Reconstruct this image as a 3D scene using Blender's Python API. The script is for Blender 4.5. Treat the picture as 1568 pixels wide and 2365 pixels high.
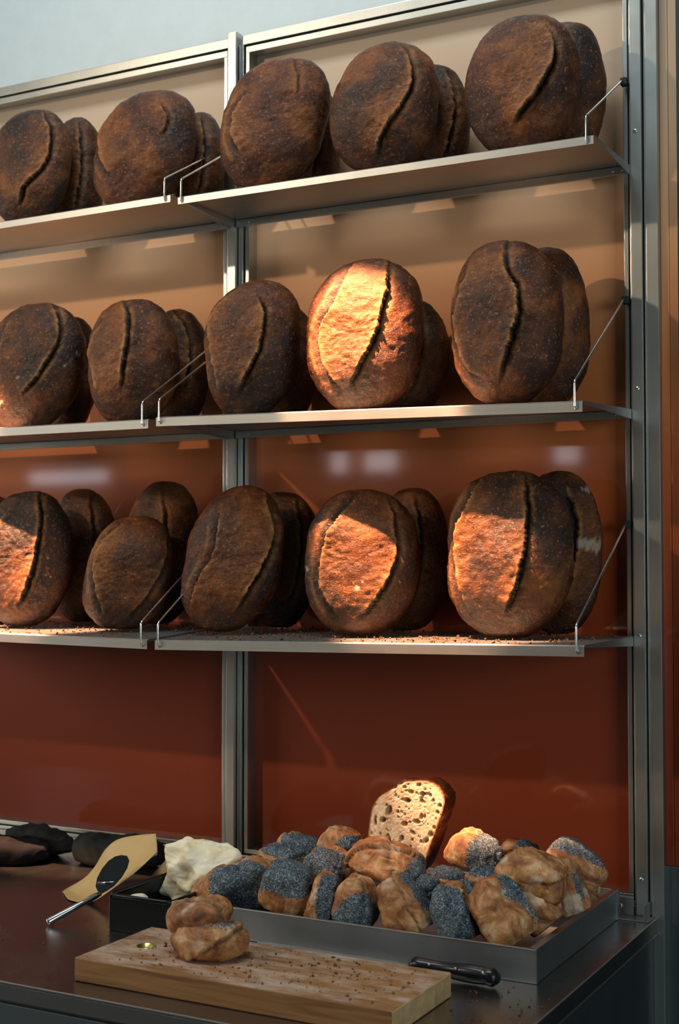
import bpy, bmesh, math, random
import numpy as np
from mathutils import Vector, Matrix, Euler
S = bpy.context.scene
for o in list(bpy.data.objects): bpy.data.objects.remove(o)
col = S.collection

# ------------------------------------------------------------------ camera
cam = bpy.data.cameras.new('camera'); camo = bpy.data.objects.new('camera', cam); col.objects.link(camo)
cam.sensor_fit = 'VERTICAL'; cam.sensor_height = 36.0; cam.lens = 36.0*3137.08/2365.0
cam.clip_start = 0.05; cam.clip_end = 60
camo.location = (0.7062, -2.4932, 1.4078)
camo.rotation_euler = (math.radians(90)+0.03818, 0.0, 0.48897)
cam.dof.use_dof = True; cam.dof.focus_distance = 2.45; cam.dof.aperture_fstop = 5.0
S.camera = camo
S.cycles.caustics_reflective = False
S.view_settings.view_transform = 'Standard'; S.view_settings.look = 'None'
S.view_settings.gamma = 1.0; S.view_settings.use_curve_mapping = False
S.view_settings.exposure = 0.42

# ------------------------------------------------------------------ light
W = bpy.data.worlds.new('world'); S.world = W; W.use_nodes = True
bg = W.node_tree.nodes['Background']; bg.inputs[0].default_value = (0.62, 0.86, 0.88, 1); bg.inputs[1].default_value = 0.13

def aim(o, target):
    d = Vector(target)-o.location
    o.rotation_euler = d.to_track_quat('-Z', 'Y').to_euler()
def area(name, loc, target, sx, sy, energy, color):
    l = bpy.data.lights.new(name, 'AREA'); l.shape = 'RECTANGLE'; l.size = sx; l.size_y = sy
    l.energy = energy; l.color = color
    o = bpy.data.objects.new(name, l); col.objects.link(o); o.location = loc; aim(o, target); return o
def spot(name, loc, target, angle, blend, energy, color, radius=0.02):
    l = bpy.data.lights.new(name, 'SPOT'); l.spot_size = math.radians(angle); l.spot_blend = blend
    l.energy = energy; l.color = color; l.shadow_soft_size = radius
    o = bpy.data.objects.new(name, l); col.objects.link(o); o.location = loc; aim(o, target); return o
area('window_light', (-5.8, -2.5, 2.3), (-0.7, -0.1, 1.3), 1.6, 1.6, 70, (1.0, 0.90, 0.78))
area('overhead_fill', (-0.7, -1.35, 4.2), (-0.6, 0, 2.2), 1.8, 0.5, 34, (0.84, 0.95, 1.0))  # added soft fill from above, no actual fixture
area('far_wall_fill', (-3.0, -3.2, 3.4), (-3.0, -5.6, 1.2), 3.0, 0.6, 14, (0.95, 0.97, 1.0))  # added lamp brightening the far wall so metal and glass reflect it
area('side_fill', (2.9, -2.6, 1.75), (-0.35, -0.3, 0.85), 1.2, 1.0, 26, (0.86, 0.95, 1.0))  # added fill from front right for the rolls and tray side
WARM = (1.0, 0.50, 0.26)
spot('ceiling_spot', (-2.55, -3.0, 3.28), (-0.6, 0.0, 1.70), 46, 0.9, 125, (1.0, 0.80, 0.58), 0.05)
spot('ceiling_spot', (-0.78, -0.84, 3.05), (-0.355, -0.20, 1.50), 14.8, 0.40, 1380, WARM, 0.015)
spot('ceiling_spot', (-1.92, -0.82, 3.05), (-1.43, -0.20, 1.47), 16.5, 0.35, 1700, WARM, 0.015)
spot('ceiling_spot', (-0.9, -1.5, 3.1), (-0.35, -0.23, 0.88), 8.5, 0.5, 120, WARM)

# ------------------------------------------------------------------ helpers
def tag(o, label=None, cat=None, group=None, kind=None):
    if label: o['label'] = label
    if cat: o['category'] = cat
    if group: o['group'] = group
    if kind: o['kind'] = kind
    return o
def empty(name, loc, label, cat, group=None):
    o = bpy.data.objects.new(name, None); col.objects.link(o); o.location = loc; o.empty_display_size = 0.02
    return tag(o, label, cat, group)
def link(name, me, mats, parent=None, smooth=False):
    if not isinstance(mats, (list, tuple)): mats = [mats]
    for m in mats: me.materials.append(m)
    if smooth:
        me.polygons.foreach_set('use_smooth', [True]*len(me.polygons))
    o = bpy.data.objects.new(name, me); col.objects.link(o)
    if parent:
        o.parent = parent; o.matrix_parent_inverse = Matrix.Translation(-Vector(parent.location))
    return o
def bx(bm, x0, x1, y0, y1, z0, z1, bev=0.0):
    r = bmesh.ops.create_cube(bm, size=1.0)
    for v in r['verts']:
        v.co = Vector(((x0+x1)/2+v.co.x*(x1-x0), (y0+y1)/2+v.co.y*(y1-y0), (z0+z1)/2+v.co.z*(z1-z0)))
    if bev:
        es = set(e for v in r['verts'] for e in v.link_edges)
        bmesh.ops.bevel(bm, geom=list(es), offset=bev, segments=2, affect='EDGES', profile=0.6)
def finish(bm, name, mat, parent=None, smooth=False):
    me = bpy.data.meshes.new(name); bm.to_mesh(me); bm.free()
    return link(name, me, mat, parent, smooth)
def box(name, x0, x1, y0, y1, z0, z1, mat, parent=None, bev=0.0):
    bm = bmesh.new(); bx(bm, x0, x1, y0, y1, z0, z1, bev); return finish(bm, name, mat, parent)
def tube_bm(bm, pts, r, seg=10, caps=True):
    pts = [Vector(p) for p in pts]; rings = []
    rr = r if isinstance(r, (list, tuple)) else [r]*len(pts)
    up = None
    for i, p in enumerate(pts):
        d = (pts[min(i+1, len(pts)-1)]-pts[max(i-1, 0)]).normalized()
        if up is None: up = d.orthogonal().normalized()
        up = (up-d*up.dot(d)).normalized(); s = d.cross(up)
        rings.append([bm.verts.new(p+(up*math.cos(2*math.pi*k/seg)+s*math.sin(2*math.pi*k/seg))*rr[i]) for k in range(seg)])
    for a, b in zip(rings, rings[1:]):
        for k in range(seg): bm.faces.new((a[k], a[(k+1) % seg], b[(k+1) % seg], b[k]))
    if caps:
        bm.faces.new(rings[0][::-1]); bm.faces.new(rings[-1])
def bend(pts, n=6, r=0.3):
    """round the corners of a polyline"""
    pts = [Vector(p) for p in pts]; out = [pts[0]]
    for i in range(1, len(pts)-1):
        a, b, c = pts[i-1], pts[i], pts[i+1]
        l = min((a-b).length, (c-b).length)*r
        p, q = b+(a-b).normalized()*l, b+(c-b).normalized()*l
        for k in range(n+1):
            t = k/n; out.append(p*(1-t)**2+b*2*t*(1-t)+q*t*t)
    out.append(pts[-1]); return out

def _hash(ix, iy, iz, seed):
    h = (ix*374761393+iy*668265263+iz*2147483647+seed*1274126177) & 0xffffffff
    h = ((h ^ (h >> 13))*1274126177) & 0xffffffff
    h = (h ^ (h >> 16)) & 0xffffff
    return h/float(0xffffff)
def vnoise(P, seed=0):
    P = np.asarray(P, float); I = np.floor(P).astype(np.int64); F = P-I; F = F*F*(3-2*F)
    r = 0
    for dx in (0, 1):
        for dy in (0, 1):
            for dz in (0, 1):
                w = (F[:, 0] if dx else 1-F[:, 0])*(F[:, 1] if dy else 1-F[:, 1])*(F[:, 2] if dz else 1-F[:, 2])
                r = r+w*_hash(I[:, 0]+dx, I[:, 1]+dy, I[:, 2]+dz, seed)
    return r*2-1
def fbm(P, seed=0, oct=3):
    r = 0; a = 1.0
    for k in range(oct): r = r+a*vnoise(P*(2.03**k)+17.3*k, seed+k); a *= 0.5
    return r
def sstep(a, b, x):
    t = np.clip((x-a)/(b-a), 0, 1); return t*t*(3-2*t)

# ------------------------------------------------------------------ materials
def mat(name):
    m = bpy.data.materials.new(name); m.use_nodes = True
    return m, m.node_tree, m.node_tree.nodes['Principled BSDF']
def N(nt, t, **kw):
    n = nt.nodes.new(t)
    for k, v in kw.items(): setattr(n, k, v)
    return n
def ramp(nt, src, stops, interp='LINEAR'):
    r = nt.nodes.new('ShaderNodeValToRGB'); r.color_ramp.interpolation = interp
    e = r.color_ramp.elements
    while len(e) > 1: e.remove(e[-1])
    e[0].position = stops[0][0]; e[0].color = (*stops[0][1], 1)
    for p, c in stops[1:]:
        q = e.new(p); q.color = (*c, 1)
    if src is not None: nt.links.new(src, r.inputs[0])
    return r.outputs[0]
def noise(nt, scale, detail=4, rough=0.55, vec=None, dist=0.0):
    n = nt.nodes.new('ShaderNodeTexNoise'); n.inputs['Scale'].default_value = scale
    n.inputs['Detail'].default_value = detail; n.inputs['Roughness'].default_value = rough
    n.inputs['Distortion'].default_value = dist
    if vec is not None: nt.links.new(vec, n.inputs['Vector'])
    return n.outputs['Fac']
def mix(nt, fac, a, b, mode='MIX'):
    m = nt.nodes.new('ShaderNodeMix'); m.data_type = 'RGBA'; m.blend_type = mode
    for s, i in ((fac, 0), (a, 6), (b, 7)):
        if hasattr(s, 'is_linked') or hasattr(s, 'links'): nt.links.new(s, m.inputs[i])
        elif isinstance(s, (int, float)): m.inputs[i].default_value = s
        else: m.inputs[i].default_value = (*s, 1)
    return m.outputs[2]
def math_(nt, op, a, b=None, clamp=False):
    m = nt.nodes.new('ShaderNodeMath'); m.operation = op; m.use_clamp = clamp
    for s, i in ((a, 0), (b, 1)):
        if s is None: continue
        if isinstance(s, (int, float)): m.inputs[i].default_value = s
        else: nt.links.new(s, m.inputs[i])
    return m.outputs[0]
def coords(nt, kind='Object', scale=None, rnd=False):
    t = nt.nodes.new('ShaderNodeTexCoord'); v = t.outputs[kind]
    if rnd:
        oi = nt.nodes.new('ShaderNodeObjectInfo'); c = nt.nodes.new('ShaderNodeCombineXYZ')
        r = math_(nt, 'MULTIPLY', oi.outputs['Random'], 37.0)
        for i in range(3): nt.links.new(r, c.inputs[i])
        a = nt.nodes.new('ShaderNodeVectorMath'); a.operation = 'ADD'
        nt.links.new(v, a.inputs[0]); nt.links.new(c.outputs[0], a.inputs[1]); v = a.outputs[0]
    if scale:
        mp = nt.nodes.new('ShaderNodeMapping'); mp.inputs['Scale'].default_value = scale
        nt.links.new(v, mp.inputs['Vector']); v = mp.outputs[0]
    return v
def bump(nt, bs, h, strength, dist, prev=None):
    b = nt.nodes.new('ShaderNodeBump'); b.inputs['Strength'].default_value = strength; b.inputs['Distance'].default_value = dist
    nt.links.new(h, b.inputs['Height'])
    if prev is not None: nt.links.new(prev, b.inputs['Normal'])
    nt.links.new(b.outputs[0], bs.inputs['Normal']); return b.outputs[0]

def simple(name, color, rough=0.5, metal=0.0, spec=0.5, var=0.0, vscale=20, bmp=0.0, bscale=60):
    m, nt, bs = mat(name); bs.inputs['Roughness'].default_value = rough; bs.inputs['Metallic'].default_value = metal
    bs.inputs['Specular IOR Level'].default_value = spec
    v = coords(nt)
    f = noise(nt, vscale, 5, 0.6, v)
    lo = tuple(c*(1-var) for c in color); hi = tuple(min(1, c*(1+var)) for c in color)
    nt.links.new(ramp(nt, f, [(0.3, lo), (0.7, hi)]), bs.inputs['Base Color'])
    if bmp: bump(nt, bs, noise(nt, bscale, 4, 0.6, v), bmp, 0.002)
    return m
def steel(name, color, rough, streak=(2, 2, 120), var=0.1):
    m, nt, bs = mat(name); bs.inputs['Metallic'].default_value = 1.0
    v = coords(nt, 'Object', streak); f = noise(nt, 3.0, 4, 0.6, v)
    f2 = noise(nt, 9, 4, 0.6, coords(nt))
    c = mix(nt, f, tuple(x*(1-var) for x in color), tuple(min(1, x*(1+var)) for x in color))
    nt.links.new(c, bs.inputs['Base Color'])
    r = math_(nt, 'ADD', math_(nt, 'MULTIPLY', f2, 0.16), rough-0.08)
    nt.links.new(r, bs.inputs['Roughness'])
    bump(nt, bs, f, 0.05, 0.001)
    return m
M = {}
M['plaster'] = simple('pale_plaster', (0.60, 0.66, 0.66), 0.9, var=0.03, bmp=0.15, bscale=200)
M['alu'] = steel('brushed_aluminium', (0.53, 0.54, 0.51), 0.36, (120, 120, 1))
M['steel'] = steel('brushed_steel', (0.42, 0.42, 0.40), 0.43, (1, 60, 60))
M['top'] = steel('worktop_steel', (0.34, 0.33, 0.32), 0.26, (1, 40, 40))
M['tray'] = steel('worn_tray_steel', (0.40, 0.44, 0.46), 0.40, (3, 3, 3), 0.25)
M['wire'] = simple('polished_wire', (0.75, 0.75, 0.72), 0.22, 1.0)
M['screw'] = simple('zinc_screw', (0.7, 0.78, 0.78), 0.3, 1.0)
M['cabinet'] = steel('cabinet_steel', (0.20, 0.25, 0.26), 0.42, (2, 2, 2))
M['dark'] = simple('dark_cabinet_paint', (0.008, 0.014, 0.016), 0.6)
M['groove'] = simple('shadow_gap_gasket', (0.02, 0.025, 0.025), 0.7)
M['blackplastic'] = simple('black_plastic', (0.005, 0.007, 0.009), 0.27, spec=0.35)
M['cloth'] = simple('dark_cloth', (0.007, 0.0065, 0.008), 0.95, spec=0.1, var=0.4, vscale=14, bmp=0.4, bscale=500)
M['blackcloth'] = simple('black_cloth', (0.004, 0.006, 0.006), 0.9, bmp=0.3, bscale=300)
M['floor'] = simple('floor_tiles_grey', (0.12, 0.13, 0.13), 0.6)
M['edge'] = simple('edge_highlight_steel', (0.62, 0.66, 0.66), 0.35, 1.0)  # lighter metal painting in the highlight along worktop and tray edges
M['blade'] = simple('mirror_blade', (0.55, 0.55, 0.55), 0.08, 1.0)

# back-painted glass: ombre pigment, beige at the top to brick red at the bottom
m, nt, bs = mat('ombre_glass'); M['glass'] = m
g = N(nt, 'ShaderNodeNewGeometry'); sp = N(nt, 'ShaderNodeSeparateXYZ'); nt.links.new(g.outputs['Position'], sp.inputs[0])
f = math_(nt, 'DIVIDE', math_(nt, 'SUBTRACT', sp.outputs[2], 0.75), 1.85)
nt.links.new(ramp(nt, f, [(0.0, (0.23, 0.034, 0.009)), (0.28, (0.34, 0.052, 0.013)), (0.45, (0.55, 0.120, 0.030)), (0.57, (0.74, 0.25, 0.082)), (0.68, (0.84, 0.42, 0.20)), (0.84, (0.70, 0.46, 0.29)), (1.0, (0.52, 0.43, 0.33))]), bs.inputs['Base Color'])  # pigment ramp; middle stops also brightened to stand in for missing light
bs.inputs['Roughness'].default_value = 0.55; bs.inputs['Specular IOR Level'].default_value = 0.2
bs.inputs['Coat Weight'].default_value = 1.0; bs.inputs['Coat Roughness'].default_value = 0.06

# dark crust
def crust(name, dark, midc, light, bloomc, char_amt, rough=0.36):
    m, nt, bs = mat(name)
    v = coords(nt, 'Object', None, True)
    at = N(nt, 'ShaderNodeAttribute', attribute_name='marks'); sx = N(nt, 'ShaderNodeSeparateColor'); nt.links.new(at.outputs['Color'], sx.inputs[0])
    f1 = noise(nt, 14, 6, 0.68, v, 0.4)
    c = ramp(nt, f1, [(0.30, dark), (0.50, midc), (0.70, light)])
    vs = coords(nt, 'Object', (60, 60, 190), True); f2 = noise(nt, 1.0, 5, 0.7, vs, 0.6)
    bc = ramp(nt, f2, [(0.30, tuple(x*0.28 for x in bloomc)), (0.5, tuple(x*0.75 for x in bloomc)), (0.72, tuple(min(1, x*1.35) for x in bloomc))])
    c = mix(nt, math_(nt, 'MULTIPLY', sx.outputs[0], 0.85, True), c, bc)
    f3 = noise(nt, 5.5, 5, 0.62, v)                                 # charred patches
    ch = ramp(nt, f3, [(0.46, (0, 0, 0)), (0.64, (char_amt,)*3)])
    c = mix(nt, ch, c, (0.014, 0.010, 0.008))
    f4 = noise(nt, 210, 3, 0.6, v)                                  # fine blisters and specks
    sp_ = ramp(nt, f4, [(0.58, (0, 0, 0)), (0.70, (0.55,)*3)])
    c = mix(nt, sp_, c, tuple(min(1, x*1.9+0.03) for x in light))
    sp2 = ramp(nt, noise(nt, 120, 4, 0.7, v), [(0.30, (0.75,)*3), (0.44, (0, 0, 0))])
    c = mix(nt, sp2, c, (0.02, 0.010, 0.007))
    ed = math_(nt, 'MULTIPLY', at.outputs['Alpha'], ramp(nt, noise(nt, 65, 4, 0.6, v), [(0.38, (0.15,)*3), (0.6, (1, 1, 1))]), True)
    c = mix(nt, math_(nt, 'MULTIPLY', ed, 0.75), c, (0.50, 0.225, 0.070))      # paler torn edges
    c = mix(nt, sx.outputs[2], c, (0.62, 0.52, 0.38))               # flour left on the crust
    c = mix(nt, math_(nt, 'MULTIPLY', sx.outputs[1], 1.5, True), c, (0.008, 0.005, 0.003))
    nt.links.new(c, bs.inputs['Base Color']); bs.inputs['Specular IOR Level'].default_value = 0.28
    nt.links.new(ramp(nt, f1, [(0.3, (rough-0.08,)*3), (0.7, (rough+0.14,)*3)]), bs.inputs['Roughness'])
    b1 = bump(nt, bs, noise(nt, 75, 6, 0.7, v), 0.75, 0.004)
    b2 = bump(nt, bs, f2, 0.5, 0.003, b1)
    bump(nt, bs, noise(nt, 330, 3, 0.6, v), 0.5, 0.0012, b2)
    return m
M['crust'] = crust('dark_sourdough_crust', (0.012, 0.004, 0.002), (0.088, 0.023, 0.005), (0.27, 0.086, 0.018), (0.34, 0.112, 0.025), 0.92)
M['rollcrust'] = None

# golden roll crust with poppy seeds
m, nt, bs = mat('roll_crust_with_poppy_seeds'); M['roll'] = m
v = coords(nt, 'Object', None, True)
at = N(nt, 'ShaderNodeAttribute', attribute_name='marks'); sx = N(nt, 'ShaderNodeSeparateColor'); nt.links.new(at.outputs['Color'], sx.inputs[0])
f1 = noise(nt, 26, 6, 0.68, v, 0.8)
c = ramp(nt, f1, [(0.30, (0.085, 0.026, 0.008)), (0.43, (0.27, 0.095, 0.028)), (0.54, (0.45, 0.205, 0.070)), (0.68, (0.64, 0.43, 0.23))])
c = mix(nt, sx.outputs[2], c, (0.62, 0.50, 0.36))
vo = N(nt, 'ShaderNodeTexVoronoi'); vo.inputs['Scale'].default_value = 620; nt.links.new(v, vo.inputs['Vector'])
sc = N(nt, 'ShaderNodeSeparateColor'); nt.links.new(vo.outputs['Color'], sc.inputs[0])
pc = ramp(nt, sc.outputs[0], [(0.0, (0.012, 0.018, 0.023)), (0.5, (0.055, 0.078, 0.094)), (0.80, (0.13, 0.17, 0.20)), (1.0, (0.32, 0.38, 0.42))])
fm = math_(nt, 'ADD', sx.outputs[0], math_(nt, 'MULTIPLY', math_(nt, 'SUBTRACT', noise(nt, 260, 3, 0.6, v), 0.5), 1.3))
mask = ramp(nt, fm, [(0.46, (0, 0, 0)), (0.54, (1, 1, 1))])
c = mix(nt, mask, c, pc)
c = mix(nt, math_(nt, 'MULTIPLY', sx.outputs[1], 0.85, True), c, (0.045, 0.02, 0.01))
nt.links.new(c, bs.inputs['Base Color']); bs.inputs['Roughness'].default_value = 0.62
b1 = bump(nt, bs, noise(nt, 85, 6, 0.7, coords(nt, 'Object', (1, 1, 0.45), True)), 0.7, 0.004)
bump(nt, bs, math_(nt, 'MULTIPLY', vo.outputs['Distance'], mask), 0.6, 0.0015, b1)

# crumb
m, nt, bs = mat('open_bread_crumb'); M['crumb'] = m
v = coords(nt, 'Object', (1.0, 1.0, 0.6))
at = N(nt, 'ShaderNodeAttribute', attribute_name='marks'); sx = N(nt, 'ShaderNodeSeparateColor'); nt.links.new(at.outputs['Color'], sx.inputs[0])
f1 = noise(nt, 60, 5, 0.6, v)
c = ramp(nt, f1, [(0.3, (0.50, 0.33, 0.17)), (0.55, (0.68, 0.52, 0.33)), (0.75, (0.76, 0.64, 0.46))])
vo = N(nt, 'ShaderNodeTexVoronoi'); vo.inputs['Scale'].default_value = 170; vo.inputs['Randomness'].default_value = 1.0; nt.links.new(v, vo.inputs['Vector'])
pits = ramp(nt, vo.outputs['Distance'], [(0.12, (1, 1, 1)), (0.34, (0, 0, 0))])
pm = math_(nt, 'MULTIPLY', pits, ramp(nt, noise(nt, 70, 2, 0.5, v), [(0.48, (0, 0, 0)), (0.56, (0.7,)*3)]))
c = mix(nt, pm, c, (0.36, 0.20, 0.085))
c = mix(nt, math_(nt, 'MULTIPLY', sx.outputs[1], 0.7, True), c, (0.33, 0.19, 0.08))
c = mix(nt, sx.outputs[0], c, (0.26, 0.085, 0.022))
nt.links.new(c, bs.inputs['Base Color']); bs.inputs['Roughness'].default_value = 0.85
bump(nt, bs, pm, -0.8, 0.002)

# oak board
m, nt, bs = mat('floured_beech_board'); M['board'] = m
v = coords(nt, 'Object', (4, 60, 60)); f1 = noise(nt, 1.0, 6, 0.6, v, 1.0)
c = ramp(nt, f1, [(0.3, (0.17, 0.070, 0.022)), (0.5, (0.29, 0.135, 0.045)), (0.7, (0.38, 0.19, 0.07))])
v2 = coords(nt); fl = noise(nt, 11, 6, 0.72, coords(nt, 'Object', (1, 2.6, 1)))
geo = N(nt, 'ShaderNodeNewGeometry'); sn = N(nt, 'ShaderNodeSeparateXYZ'); nt.links.new(geo.outputs['Normal'], sn.inputs[0])
up = ramp(nt, sn.outputs[2], [(0.8, (0, 0, 0)), (0.95, (1, 1, 1))])
c = mix(nt, math_(nt, 'MULTIPLY', ramp(nt, fl, [(0.42, (0, 0, 0)), (0.64, (0.80,)*3)]), up), c, (0.56, 0.42, 0.33))
dk = ramp(nt, noise(nt, 34, 5, 0.7, v2), [(0.30, (0.8,)*3), (0.42, (0, 0, 0))])
c = mix(nt, math_(nt, 'MULTIPLY', dk, up), c, (0.10, 0.045, 0.02))
nt.links.new(c, bs.inputs['Base Color']); bs.inputs['Roughness'].default_value = 0.6
bump(nt, bs, f1, 0.2, 0.001)
# end grain
M['endgrain'] = simple('beech_end_grain', (0.56, 0.36, 0.17), 0.7, var=0.35, vscale=30)
M['brass'] = simple('brass_ferrule', (0.55, 0.42, 0.16), 0.3, 1.0)
# paper
m, nt, bs = mat('greaseproof_kraft_paper'); M['paper'] = m
v = coords(nt); f1 = noise(nt, 9, 4, 0.6, v)
nt.links.new(ramp(nt, f1, [(0.3, (0.52, 0.33, 0.12)), (0.7, (0.62, 0.42, 0.18))]), bs.inputs['Base Color']); bs.inputs['Roughness'].default_value = 0.55
bump(nt, bs, noise(nt, 16, 4, 0.6, v), 0.2, 0.006)
# butter
m, nt, bs = mat('whipped_butter'); M['butter'] = m
v = coords(nt); f1 = noise(nt, 24, 5, 0.65, v)
nt.links.new(ramp(nt, f1, [(0.25, (0.72, 0.53, 0.22)), (0.45, (0.82, 0.74, 0.52)), (0.7, (0.84, 0.80, 0.66))]), bs.inputs['Base Color'])
bs.inputs['Roughness'].default_value = 0.5; bs.inputs['Subsurface Weight'].default_value = 0.15; bs.inputs['Subsurface Radius'].default_value = (0.01, 0.008, 0.004)
bump(nt, bs, noise(nt, 110, 5, 0.7, v), 0.5, 0.002)
M['crumbs'] = simple('toasted_crumbs', (0.15, 0.062, 0.022), 0.8, var=0.6, vscale=200)

# ------------------------------------------------------------------ setting
ZC = 0.757
tag(box('wall_back', -3.6, 1.6, 0.075, 0.14, -0.2, 3.6, M['plaster']), 'pale blue-grey plaster wall above the panels', 'wall', kind='structure')
tag(box('wall_right', 0.088, 1.6, 0.0, 0.075, -0.2, 3.6, M['dark']), 'near-black wall edge to the right of the shelving', 'wall', kind='structure')
tag(box('trim_1', 0.0500, 0.088, 0.005, 0.074, 2.585, 3.6, M['dark']), 'dark header above the narrow right panel', 'trim', kind='structure')
tag(box('floor', -5, 3, -7, 0.5, -0.3, -0.2, M['floor']), 'grey floor of the bakery', 'floor', kind='structure')

m, nt, bs = mat('daylit_pane'); M['pane'] = m
bs.inputs['Base Color'].default_value = (0.6, 0.7, 0.8, 1); bs.inputs['Emission Color'].default_value = (0.92, 0.90, 1.0, 1); bs.inputs['Emission Strength'].default_value = 4.0
for k, (a_, b_, c_, d_) in enumerate(((-2.0, -1.86, 2.02, 2.12), (-3.54, -3.44, 2.01, 2.14), (-3.29, -3.08, 2.01, 2.13), (-6.1, -5.4, 2.0, 2.09))):
    tag(box('window_%d' % (k+1), a_, b_, -5.298, -5.27, c_, d_, M['pane']), 'small daylit clerestory pane across the room', 'window', kind='structure')
tag(box('wall_front', -8, 4, -5.4, -5.3, -0.2, 3.6, simple('far_wall_paint', (0.26, 0.20, 0.16), 0.8)), 'dim brown wall across the room, opposite the shelving', 'wall', kind='structure')
# ------------------------------------------------------------------ uprights
def screw(parent, x, y, z, r=0.0042, normal='y'):
    bm = bmesh.new()
    prof = [(0, 0.0022), (0.5*r, 0.0021), (0.85*r, 0.0014), (r, 0.0)]
    n = 18; rings = []
    for rr, h in prof[1:]:
        rings.append([bm.verts.new((x+rr*math.cos(2*math.pi*k/n), y-h, z+rr*math.sin(2*math.pi*k/n))) for k in range(n)])
    for a, b in zip(rings, rings[1:]):
        for k in range(n): bm.faces.new((a[k], a[(k+1) % n], b[(k+1) % n], b[k]))
    bm.faces.new(rings[0])
    o = finish(bm, 'screw', M['screw'], parent)
    bm = bmesh.new()
    bx(bm, x-0.45*r, x+0.45*r, y-0.0026, y-0.0016, z-0.1*r, z+0.1*r); bx(bm, x-0.1*r, x+0.1*r, y-0.0026, y-0.0016, z-0.45*r, z+0.45*r)
    c = finish(bm, 'cross_slot', M['groove'], o)
    return o
def upright(x, ztop, label, zscrews):
    t = empty('upright_post', (x+0.011, 0.01, ZC), label, 'post')
    bm = bmesh.new(); bx(bm, x, x+0.0215, 0.0, 0.026, ZC+0.003, ztop, 0.0012)
    finish(bm, 'post_profile', M['alu'], t)
    bm = bmesh.new(); bx(bm, x+0.0235, x+0.0265, 0.010, 0.04, ZC+0.003, ztop-0.03, 0.0006)
    finish(bm, 'edge_fin', M['alu'], t)
    bm = bmesh.new(); bx(bm, x+0.0212, x+0.0238, 0.020, 0.04, ZC+0.003, ztop-0.03)
    finish(bm, 'gasket', M['groove'], t)
    for z in zscrews: screw(t, x+0.010, 0.0, z)
    return t
upright(-0.8995, 2.579, 'brushed metal upright post between the two shelving bays', [])
upright(0.0, 2.70, 'brushed metal upright post at the right end with four cross-head screws', [2.222, 1.735, 1.274, 0.826])

# ------------------------------------------------------------------ framed panels
def frame_panel(x0, x1, label, top=2.573, bot=0.776, rv=0.009):
    t = empty('wall_panel', ((x0+x1)/2, 0.04, bot), label, 'panel')
    bm = bmesh.new()
    def ring(a0, a1, b0, b1, w, wt, y0, y1):
        bx(bm, a0, a1, y0, y1, b1-wt, b1, 0.001); bx(bm, a0, a1, y0, y1, b0, b0+w, 0.001)
        bx(bm, a0, a0+w, y0, y1, b0+w, b1-wt, 0.001); bx(bm, a1-w, a1, y0, y1, b0+w, b1-wt, 0.001)
    ring(x0, x1, bot, top, rv*0.8, 0.021, 0.016, 0.070)
    finish(bm, 'outer_frame', M['alu'], t)
    bm = bmesh.new(); g = 0.0035
    ring(x0+rv*0.8, x1-rv*0.8, bot+rv*0.8, top-0.021, g, g, 0.028, 0.070)
    finish(bm, 'shadow_gap', M['groove'], t)
    bm = bmesh.new()
    k = rv*0.8+g
    ring(x0+k, x1-k, bot+k, top-0.021-g, 0.009, 0.014, 0.020, 0.070)
    finish(bm, 'inner_frame', M['alu'], t)
    k2 = k+0.0088
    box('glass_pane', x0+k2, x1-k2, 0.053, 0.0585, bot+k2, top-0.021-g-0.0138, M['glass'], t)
    return t
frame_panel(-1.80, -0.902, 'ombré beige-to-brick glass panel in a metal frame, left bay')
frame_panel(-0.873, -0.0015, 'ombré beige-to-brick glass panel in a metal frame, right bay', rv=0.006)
t = empty('narrow_panel', (0.06, 0.03, 0.30), 'narrow ombré glass strip in a metal edge, right of the end post', 'panel')
bm = bmesh.new(); bx(bm, 0.027, 0.0505, 0.006, 0.07, -0.2, 3.0, 0.0012); finish(bm, 'metal_edge', M['alu'], t)
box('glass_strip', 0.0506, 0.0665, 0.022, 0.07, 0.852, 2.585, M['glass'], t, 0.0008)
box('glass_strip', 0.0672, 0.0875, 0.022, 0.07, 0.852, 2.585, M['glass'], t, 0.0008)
box('steel_skirting', 0.0506, 0.0875, 0.020, 0.07, -0.2, 0.8515, M['cabinet'], t, 0.0008)
# upstand behind the worktop
t = box('backsplash_rail', -1.80, -0.0015, 0.006, 0.07, ZC, 0.7755, M['steel'], None, 0.001)
tag(t, 'low metal upstand rail between the worktop and the glass panels', 'rail')

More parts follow.
